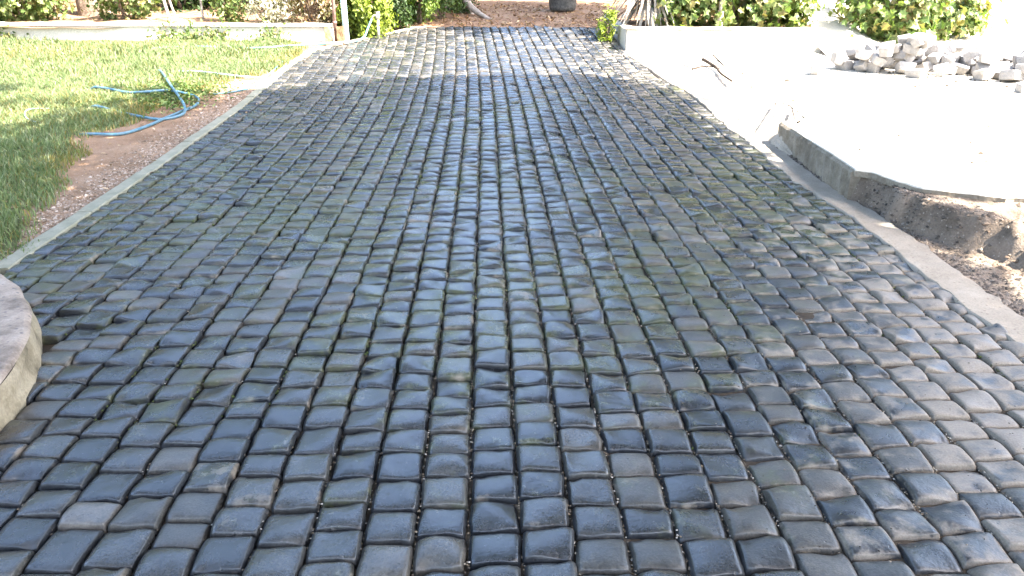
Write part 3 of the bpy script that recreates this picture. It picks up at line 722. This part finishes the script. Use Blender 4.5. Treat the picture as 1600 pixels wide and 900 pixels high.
# --- bushes at the far left, a row of clipped shrubs along the angled kerb
def zb(x, y): return z1(y)
bush('round_shrub', (-2.24, 13.12, z1(13.1) - .10), (.42, .40, .58), 8500, .055, G_LIME, 'bright yellow-green clipped shrub behind the standing tap', 'shrub', None, 301)
bush('round_shrub', (-1.86, 13.72, z1(13.7) - .02), (.34, .34, .62), 4200, .045, G_DARK, 'dark green clipped shrub just right of the yellow-green shrub', 'shrub', None, 305)
bush('round_shrub', (-1.55, 14.0, z1(14) - .02), (.32, .34, .62), 4200, .045, [(.11, .17, .025), (.15, .20, .03), (.07, .12, .02)], 'mid green clipped shrub in the middle of the row by the road end', 'shrub', None, 309)
bush('round_shrub', (-1.22, 14.55, z1(14.5) - .02), (.36, .36, .6), 4200, .045, G_MID, 'deep green clipped shrub fourth along the angled kerb', 'shrub', None, 313)
bush('round_shrub', (-.98, 15.6, z1(15.6) - .02), (.55, .5, .8), 4800, .05, G_DARK, 'darkest shrub at the end of the row, behind the gnarled tree', 'shrub', None, 317)
bush('round_shrub', (-2.75, 13.9, z1(13.9) - .02), (.42, .4, .8), 4200, .05, G_DARK, 'dark shrub behind the pale blue pole', 'shrub', None, 321)
# --- left wall and what grows behind it
lw = tag(empty('garden_wall', (0, 0, 0)), 'low cream rendered garden wall along the back of the lawn', 'wall')
def wall_box(name, a, b, th, z0, z1_, mat, parent, seed=0, amp=.004):
    n = max(2, int(math.hypot(b[0] - a[0], b[1] - a[1]) / .12)); d = np.array((b[0] - a[0], b[1] - a[1])); L = np.hypot(*d); d /= L; nx = np.array((-d[1], d[0]))
    rr = np.random.default_rng(seed); V = []
    for i in range(n + 1):
        p = np.array(a) + d * L * i / n
        for off, z in ((0, z0), (0, z1_ - .01), (.01, z1_), (th - .01, z1_), (th, z1_ - .01), (th, z0)):
            V.append((*(p + nx * (off + rr.normal(0, amp * .4))), z + (rr.normal(0, amp) if z > z0 else 0)))
    Q = [(i * 6 + k, (i + 1) * 6 + k, (i + 1) * 6 + k + 1, i * 6 + k + 1) for i in range(n) for k in range(5)]
    Q += [(0, 1, 4, 5), (1, 2, 3, 4)] + [(n * 6 + q[0], n * 6 + q[1], n * 6 + q[2], n * 6 + q[3]) for q in ((5, 4, 1, 0), (4, 3, 2, 1))]
    return link(name, mesh_np(name, V, [Q], mat, None, False), parent)
wall_box('wall_body', (-11, 12.75), (-2.66, 12.30), .16, .1, .565, M['wall'], lw, 1)
wall_box('coping', (-11.02, 12.72), (-2.64, 12.27), .22, .568, .605, M['coping'], lw, 2)
grid_sheet('flower_bed', np.linspace(-12, -2.7, 80), np.linspace(12.45, 18, 60), lambda X, Y: .54 + .05 * (Y - 12.4) + .03 * fbm(X, Y, 2, 3, 71), M['soil'])
bed = lambda y: .54 + .05 * (y - 12.4)
ivy = [(-8.6, 12.95, .75, .45, .5), (-7.75, 13.3, .6, .55, .55), (-9.6, 13.4, .8, .6, .7)]
for k, (x, y, rx, ry, rz_) in enumerate(ivy):
    bush('ivy_bush', (x, y, bed(y) - .1), (rx, ry, rz_), 2600, .085, G_IVY, ['sunlit ivy bush spilling over the left end of the garden wall', 'ivy bush growing against the foot of the leaning tree', 'ivy bush furthest left behind the garden wall'][k], 'bush', None, 330 + k * 4, True)
bush('leafy_shrub', (-6.2, 13.6, bed(13.6) - .05), (.5, .45, .5), 1500, .07, G_IVY, 'loose light green shrub right of the leaning tree', 'shrub', None, 345, True)
bush('leafy_shrub', (-5.85, 15.0, bed(15) - .05), (.9, .6, .75), 2600, .09, G_DARK, 'dark shrub in the shade behind the leaning tree', 'shrub', None, 349)
bush('leafy_shrub', (-4.45, 13.3, bed(13.3) - .05), (.30, .3, .5), 1500, .05, G_MID + G_IVY, 'upright mid green shrub behind the middle of the garden wall', 'shrub', None, 353)
bush('leafy_shrub', (-5.0, 15.6, bed(15.6) - .1), (1.1, .6, .9), 2800, .09, G_DARK, 'dark shrub filling the shade behind the bare stems', 'shrub', None, 357)
bush('silvery_shrub', (-3.75, 13.15, bed(13.1) - .05), (.36, .3, .42), 1800, .045, [(.42, .40, .34), (.5, .47, .4), (.3, .3, .22)], 'pale silvery shrub behind the wall beside the upright green one', 'shrub', None, 361)
bush('dry_shrub', (-3.15, 13.2, bed(13.2) - .05), (.45, .35, .42), 1700, .05, [(.34, .28, .18), (.42, .36, .26), (.16, .15, .06), (.24, .15, .09)], 'half-dry twiggy shrub behind the wall beside the brown pipe', 'shrub', None, 365, False, 22, 16)
bush('leafy_shrub', (-3.6, 14.6, bed(14.6) - .05), (.9, .5, .8), 2600, .07, G_DARK + G_MID, 'tall dark shrub behind the dry twiggy one', 'shrub', None, 369)
# bare stems and roots in the gap of the bed
a = Acc()
for (p0, p1, p2, rr_) in [((-5.35, 13.2, .5), (-5.45, 13.3, .85), (-5.6, 13.5, 1.4), .03), ((-5.2, 13.2, .5), (-5.35, 13.3, .8), (-5.5, 13.45, 1.4), .022), ((-5.65, 13.1, .62), (-5.4, 13.15, .66), (-5.15, 13.1, .6), .02), ((-4.95, 13.5, .6), (-4.98, 13.55, 1), (-5.1, 13.7, 1.5), .02)]:
    a.tube(smooth_path([p0, p1, p2], 5), [rr_ * (1 - .4 * i / 10) for i in range(11)], 7)
tag(a.build('bare_stem_clump', M['palebark']), 'clump of bare pale stems in the gap behind the garden wall', 'plant')
# plants creeping at the foot of the wall
r = np.random.default_rng(400); n = 900
cx = r.choice([-5.1, -4.75, -4.4, -3.55, -8.4, -7.7], n); px = cx + r.normal(0, .14, n); pz = zp(12.15) + .02 + np.abs(r.normal(0, .12, n)); py = 12.30 + .054 * (-2.66 - px) - np.abs(r.normal(0, .05, n)) - .02
tag(leaf_cloud('wall_weeds', np.stack([px, py, pz], -1), np.tile((0, -1., .3), (n, 1)), r.uniform(.03, .06, n), pick(r, n, G_IVY, .3), 401, M['leaf']), kind='stuff')
n = 2600
px = -3.72 + r.normal(0, .26, n); py = 8.75 + r.normal(0, .38, n); pz = verge_z(px, py) + .015 + np.abs(r.normal(0, .025, n))
tag(leaf_cloud('ground_cover', np.stack([px, py, pz], -1), np.tile((0, 0, 1.), (n, 1)), r.uniform(.02, .045, n), pick(r, n, G_IVY + G_MID, .3), 403, M['leaf']), kind='stuff')

# --- right wall, its bed, ivy bushes, yucca
rw = tag(empty('planter_wall', (0, 0, 0)), 'low white planter wall at the far right end of the road', 'wall')
RZ = .60
wall_box('wall_body', (1.62, 11.80), (4.3, 11.56), .15, .1, RZ - .03, M['wall'], rw, 3)
wall_box('side_wall', (1.62, 15.5), (1.62, 11.952), .15, .1, RZ - .032, M['wall'], rw, 4)
wall_box('coping', (1.60, 11.77), (4.32, 11.53), .20, RZ - .027, RZ + .0, M['coping'], rw, 5)
grid_sheet('terrace_ramp', np.linspace(4.25, 5.6, 30), np.linspace(10.9, 18, 60), lambda X, Y: terr_z(Y) - .004 + np.clip((Y - 11.0) / 2.2, 0, 1) * .34 * np.clip((5.5 - X) / .5, 0, 1), M['terrace'])
grid_sheet('planter_soil', np.linspace(1.70, 4.4, 40), np.linspace(11.85, 15.5, 40), lambda X, Y: RZ - .05 + .02 * fbm(X, Y, 3, 3, 81) + .03 * (Y - 11.8), M['soil'])
bush('ivy_bush', (2.62, 12.5, RZ - .14), (.42, .5, .5), 1300, .10, G_IVY, 'broad-leaved ivy bush left of the slender stem on the right wall', 'bush', None, 500, True)
bush('ivy_bush', (3.3, 12.35, RZ - .16), (.42, .40, .46), 1000, .10, G_IVY, 'broad-leaved ivy bush hanging over the front of the right wall', 'bush', None, 504, True)
bush('ivy_bush', (3.9, 12.4, RZ - .16), (.42, .5, .5), 1400, .11, G_IVY, 'broad-leaved ivy bush right of the slender stem on the right wall', 'bush', None, 508, True)
bush('ivy_bush', (5.6, 12.5, .26), (.64, .7, .75), 2600, .11, G_IVY, 'large ivy mound on the terrace behind the pile of loose setts', 'bush', None, 512, True)
bush('ivy_bush', (6.65, 12.9, .3), (.6, .55, .42), 1500, .10, G_IVY, 'low ivy mound tailing off to the right behind the pile', 'bush', None, 516, True)
bush('small_shrub', (1.43, 12.55, z1(12.5) - .03), (.14, .2, .26), 420, .05, G_LIME, 'small lime green shrub at the road side of the right wall', 'shrub', None, 520)
yu = tag(empty('yucca', (2.08, 12.75, RZ - .05)), 'yucca with a skirt of hanging dry grey leaves at the corner of the right wall', 'plant')
Acc().tube(smooth_path([(0, 0, -.05), (.02, 0, .4), (.0, .03, 1.1)], 5), .075, 12, .06, random.Random(1)).build('trunk', M['palebark'], yu)
r = np.random.default_rng(530)
def blade_mesh(seed):
    rr = np.random.default_rng(seed); L = rr.uniform(.75, 1.15); m = 7; V = []
    out = rr.uniform(.25, .8); sag = rr.uniform(.55, 1.0)
    for i in range(m):
        t = i / (m - 1); wd = .034 * (1 - t) ** .6 * (1 if i else .7) + .001
        x = L * out * (t ** .8); z = .15 * t - sag * L * t ** 1.5
        tw = rr.normal(0, .004)
        V += [(x, -wd, z + tw), (x + .004, 0, z - .006), (x, wd, z - tw)]
    Q = [(i * 3 + k, i * 3 + k + 1, (i + 1) * 3 + k + 1, (i + 1) * 3 + k) for i in range(m - 1) for k in (0, 1)]
    return mesh_np('leaf', V, [Q], M['yucca'])
bl = [blade_mesh(540 + i) for i in range(9)]
for k in range(140):
    o = link('leaf', bl[k % 9], yu); o.location = (0, 0, r.uniform(.3, 1.05)); o.rotation_euler = (r.normal(0, .12), r.normal(0, .12), r.uniform(0, 6.28)); o.scale = (r.uniform(.8, 1.15),) * 3
# --- dark tub on the dirt
tb = tag(empty('plant_tub', (.94, 15.75, z1(15.75) - .01)), 'dark plastic tub standing on the dirt beyond the end of the road', 'tub')
lathe([(.001, .0), (.20, .0), (.235, .02), (.25, .08), (.275, .42), (.295, .43), (.297, .47), (.275, .472), (.262, .44), (.24, .10), (.001, .09)], 40, M['tub'], 'body', tb)
lathe([(.268, .40), (.15, .42), (.001, .425)], 24, M['soil'], 'soil', tb, .01)
# leaf litter on the dirt
r = np.random.default_rng(610); n = 1500
px = r.uniform(-2, 2.5, n); py = 13.75 + 3.2 * r.random(n) ** 1.5
tag(leaf_cloud('leaf_litter', np.stack([px, py, zp(py) + .02 * fbm(px, py, 2.1, 4, 3) + .008], -1), np.tile((0, 0, 1.6), (n, 1)), r.uniform(.03, .07, n), pick(r, n, [(.22, .12, .06), (.32, .2, .11), (.14, .08, .05), (.4, .3, .2)], .3), 611, M['dryleaf']), kind='stuff')
n = 90; px = kerb_out(r.uniform(4, 9, n)) * 0 - 3.2 + r.normal(0, .35, n); py = r.uniform(4.6, 9.5, n)
tag(leaf_cloud('fallen_leaves', np.stack([px, py, verge_z(px, py) + .01], -1), np.tile((0, 0, 2.), (n, 1)), r.uniform(.02, .045, n), pick(r, n, [(.3, .2, .12), (.4, .3, .2), (.2, .13, .08)], .3), 613, M['dryleaf']), kind='stuff')
# root of the gnarled tree reaching over the dirt
a = Acc(); a.tube(smooth_path([(-.86, 15.3, z1(15.3) + .25), (-.70, 15.0, z1(15) + .11), (-.52, 14.72, z1(14.7) + .03), (-.36, 14.5, z1(14.5) - .03)], 6), [.07 - .0022 * i for i in range(19)], 9, .08, random.Random(4))
tag(a.build('driftwood_branch', M['palebark']), 'thick weathered branch lying on the dirt at the foot of the gnarled tree', 'branch')
# --- posts by the corner of the wall
pl = tag(empty('painted_pole', (-2.475, 12.50, z1(12.5) - .03)), 'pale blue painted pole standing by the end of the garden wall', 'pole')
Acc().tube([(0, 0, -.05), (-.01, 0, .5), (-.03, 0, 1.3), (-.05, 0, 2.3)], .043, 18).build('shaft', M['pole'], pl)
lathe([(.001, .0), (.075, .0), (.075, .018), (.05, .03), (.045, .031)], 20, M['pole'], 'foot_plate', pl)
pp = tag(empty('rusty_pipe', (-2.60, 12.32, z1(12.3) - .03)), 'thin brown rusty pipe between the two short timber stakes', 'pipe')
Acc().tube([(0, 0, -.05), (0, .01, .8), (.01, .01, 1.9)], .024, 14).build('shaft', M['rust'], pp)
Acc().tube([(0, .004, .30), (0, .004, .34)], .031, 14).build('collar', M['rust'], pp)
def stake(x, y, h, wd, lab, seed):
    rr = np.random.default_rng(seed); bm = bmesh.new(); bmesh.ops.create_cube(bm, size=1)
    bmesh.ops.subdivide_edges(bm, edges=bm.edges, cuts=3, use_grid_fill=True)
    for v in bm.verts:
        v.co.x *= wd; v.co.y *= wd * .8; v.co.z = (v.co.z + .5) * h
        d = mnoise.noise_vector(v.co * 18 + Vector((seed, 0, 0))) * .008; v.co += d
        if v.co.z > h * .9: v.co.z += .05 * v.co.x * (-1) ** seed
    o = link('timber_stake', mesh_bm('timber_stake', bm, M['timber'])); o.location = (x, y, z1(y) - .04); o.rotation_euler = (0, rr.normal(0, .04), rr.uniform(-.3, .3))
    tag(o, lab, 'stake')
stake(-2.69, 12.20, .29, .085, 'short timber stake left of the rusty pipe', 1); stake(-2.515, 12.28, .28, .10, 'short timber stake between the rusty pipe and the pale blue pole', 2)
tp = tag(empty('standing_tap', (-2.03, 12.72, z1(12.7) - .02)), 'standing water tap in front of the yellow-green shrub', 'tap')
Acc().tube([(0, 0, -.05), (0, 0, .3)], .022, 12).build('pipe', M['brass'], tp)
Acc().tube([(0, 0, .3), (0, 0, .36)], .034, 12).tube([(0, 0, .36), (0, 0, .39)], .02, 10).build('valve', M['brass'], tp)
Acc().tube(smooth_path([(0, 0, .34), (-.05, -.02, .35), (-.085, -.03, .31)], 4), .014, 10).build('spout', M['steel'], tp)
Acc().tube([(-.04, 0, .395), (.04, 0, .395)], .008, 8).build('handle', M['steel'], tp)
# --- hoses
def hose(name, pts, rad, mat, label, cat, lift=0, seed=0):
    P = [(x, y, float(verge_z(np.array(x), np.array(y))) + rad + .002 + (q[0] if q else 0)) for x, y, *q in pts]
    return tag(Acc().tube(smooth_path(P, 8), rad, 10).build(name, mat), label, cat)
hose('garden_hose', [(-4.3, 10.0, .04), (-4.15, 9.75, .06), (-3.78, 9.03, .06), (-3.46, 8.46, .06), (-3.30, 8.15, .03), (-3.23, 7.88, .01), (-3.40, 7.73), (-3.82, 7.84, .02), (-4.12, 8.00, .04), (-4.22, 8.06, -.02)], .0135, M['hose'],
     'blue garden hose coming out of the lawn and curving back across the soil', 'hose')
hose('garden_hose', [(-3.84, 7.06, -.02), (-3.71, 7.05, .005), (-3.47, 7.08), (-3.38, 7.36), (-3.35, 7.75, .0), (-3.31, 8.05), (-3.26, 8.32, .01), (-3.33, 8.62, .015), (-3.47, 8.78, .02), (-3.72, 8.80, .05), (-3.9, 8.66, .05), (-4.1, 8.68, .045), (-4.3, 8.8, .05), (-4.56, 8.93, .05), (-4.66, 8.96, -.02)], .0135, M['hose'],
     'blue garden hose looping on bare soil nearest the kerb', 'hose')
hose('garden_hose', [(-4.5, 10.1, -.01), (-3.91, 10.04, .02), (-3.55, 9.88, .03), (-3.23, 9.84, .02), (-2.98, 9.9, .0)], .011, M['cord'], 'thin pale hose lying in the grass edge further up', 'hose')
hose('garden_hose', [(-3.30, 8.92, .0), (-3.1, 9.05), (-2.98, 9.4), (-3.0, 10.2), (-3.05, 11.0)], .010, M['hose'], 'thin blue hose running along outside of the kerb', 'hose')
P = [(-2.115, 12.69, z1(12.7) + .28), (-2.17, 12.62, z1(12.6) + .16), (-2.22, 12.52, z1(12.5) + .05), (-2.32, 12.35, z1(12.35) + .025), (-2.55, 12.08, z1(12.05) + .05), (-2.85, 11.98, z1(11.98) + .045), (-3.2, 11.85, z1(11.8) + .05), (-3.6, 11.6, z1(11.6) + .06), (-4.6, 11.7, z1(11.7) + .06), (-5.6, 11.5, z1(11.5) + .02)]
tag(Acc().tube(smooth_path(P, 8), .0145, 10).build('garden_hose', paint('pale_hose', (.09, .27, .30), .4)), 'pale turquoise hose running from the standing tap along the wall foot', 'hose')
hose('plastic_cord', [(-4.55, 7.95, .03), (-4.66, 7.8, .06), (-4.58, 7.57, .05), (-4.42, 7.42, .03), (-4.12, 7.32, .02)], .004, M['cord'], 'pale blue plastic cord curled in the lawn', 'cord')
# --- loose setts heaped on the terrace
def rough_block(seed):
    rr = np.random.default_rng(seed); bm = bmesh.new(); bmesh.ops.create_cube(bm, size=2)
    bmesh.ops.subdivide_edges(bm, edges=bm.edges, cuts=3, use_grid_fill=True)
    d = np.array((rr.uniform(.07, .135), rr.uniform(.055, .09), rr.uniform(.035, .06))); tp_ = rr.uniform(.75, 1.0); sh = rr.normal(0, .12, 3)
    for v in bm.verts:
        c = v.co; m = max(abs(c.x), abs(c.y), abs(c.z)); l = (abs(c.x) ** 14 + abs(c.y) ** 14 + abs(c.z) ** 14) ** (1 / 14)
        c = c * (m / l)
        k = tp_ + (1 - tp_) * (c.z + 1) / 2
        p = Vector((c.x * k * d[0] + sh[0] * c.z * .05, c.y * k * d[1] + sh[1] * c.x * .06, c.z * d[2] + sh[2] * c.y * .04))
        p += mnoise.noise_vector(p * 9 + Vector((seed * 3.1, 0, 0))) * .012
        v.co = p
    return mesh_bm('loose_sett', bm, M['loose'], False), d
blocks = [rough_block(700 + i) for i in range(10)]
r = np.random.default_rng(720); placed = []
def drop(x, y, k, rot, tilt, label, group):
    me, d = blocks[k]; rad = (d[0] + d[1]) / 2
    base = tz(y); z = base
    for (qx, qy, qr, qt) in placed:
        dd = math.hypot(qx - x, qy - y)
        if dd < (qr + rad) * .72: z = max(z, qt - .012 - .05 * dd / (qr + rad))
    if z > base + (.36 if x < 5.3 else .24): return
    if label is None: label = heap_label(x, z, base, tilt)
    o = link('loose_sett', me); h = d[2] + abs(math.sin(tilt[0])) * d[1] * .6 + abs(math.sin(tilt[1])) * d[0] * .6
    o.location = (x, y, z + h - .006); o.rotation_euler = (tilt[0], tilt[1], rot); tag(o, label, 'paving stone', group)
    placed.append((x, y, rad, z + 2 * h * .93))
def heap_label(x, z, base, tilt):
    side = 'left end' if x < 4.9 else ('middle' if x < 5.7 else 'right end')
    lie = 'steeply tilted' if max(abs(tilt[0]), abs(tilt[1])) > .42 else ('slightly tilted' if max(abs(tilt[0]), abs(tilt[1])) > .16 else 'flat-lying')
    lev = 'at the foot' if z < base + .03 else ('in the second layer' if z < base + .17 else 'on the top')
    return '%s pale loose sett %s of the heap, towards its %s' % (lie, lev, side)
for k in range(300):
    t = r.random()
    x = 4.15 + 4.0 * t + r.normal(0, .08); spread = .34 + .55 * min(1, t * 1.5)
    y = 10.1 + .1 * math.sin(t * 5) - .7 * t + float(np.clip(r.normal(0, spread * .75), -spread * 1.3, spread * 1.3))
    if x > 6.5: continue
    if len([1 for q in placed if math.hypot(q[0] - x, q[1] - y) < .12]) >= 2: continue
    drop(x, y, int(r.integers(10)), r.uniform(0, 6.28), (r.normal(0, .28), r.normal(0, .28)), None, 'loose setts heaped on the terrace')
drop(5.25, 8.35, 2, .15, (0, 0), 'single loose sett lying apart in front of the heap at the right', None)
drop(5.42, 7.85, 4, .4, (0, 0), 'loose sett nearest the camera, alone on the terrace at the right', None)
drop(3.6, 9.75, 5, 1.0, (0, .02), 'single loose sett lying left of the heap near the ivy mound', None)
# --- twigs and bent rods on the terrace
def twig(name, pts, rad, mat, label, cat):
    P = [(x, y, tz(y) + rad + h) for x, y, h in pts]
    sp = smooth_path(P, 5); return tag(Acc().tube(sp, [rad * (1 - .6 * i / (len(sp) - 1)) for i in range(len(sp))], 7, .12, random.Random(3)).build(name, mat), label, cat)
twig('fallen_branch', [(2.46, 10.65, .05), (2.50, 10.1, .02), (2.44, 9.6, .01), (2.42, 9.0, .0)], .024, M['darkbark'], 'dark fallen branch lying on the sunlit terrace near the kerb', 'branch')
twig('fallen_twig', [(2.22, 10.15, .0), (2.4, 10.2, .03), (2.62, 10.18, .0)], .013, M['darkbark'], 'thin twig crossing the dark fallen branch', 'twig')
twig('fallen_twig', [(2.72, 11.2, .02), (2.71, 10.7, .01), (2.68, 10.25, .0)], .013, M['darkbark'], 'thin twig beside the fallen branch, pointing at the wall', 'twig')
twig('bent_rod', [(2.50, 7.66, .0), (2.38, 7.3, .0), (2.26, 6.95, -.01)], .010, M['rustrod'], 'bent steel rod at the terrace edge, the further of two', 'rod')
twig('bent_rod', [(2.52, 7.25, .0), (2.45, 7.0, .0), (2.38, 6.75, .0)], .010, M['rustrod'], 'bent steel rod at the terrace edge, the nearer of two', 'rod')
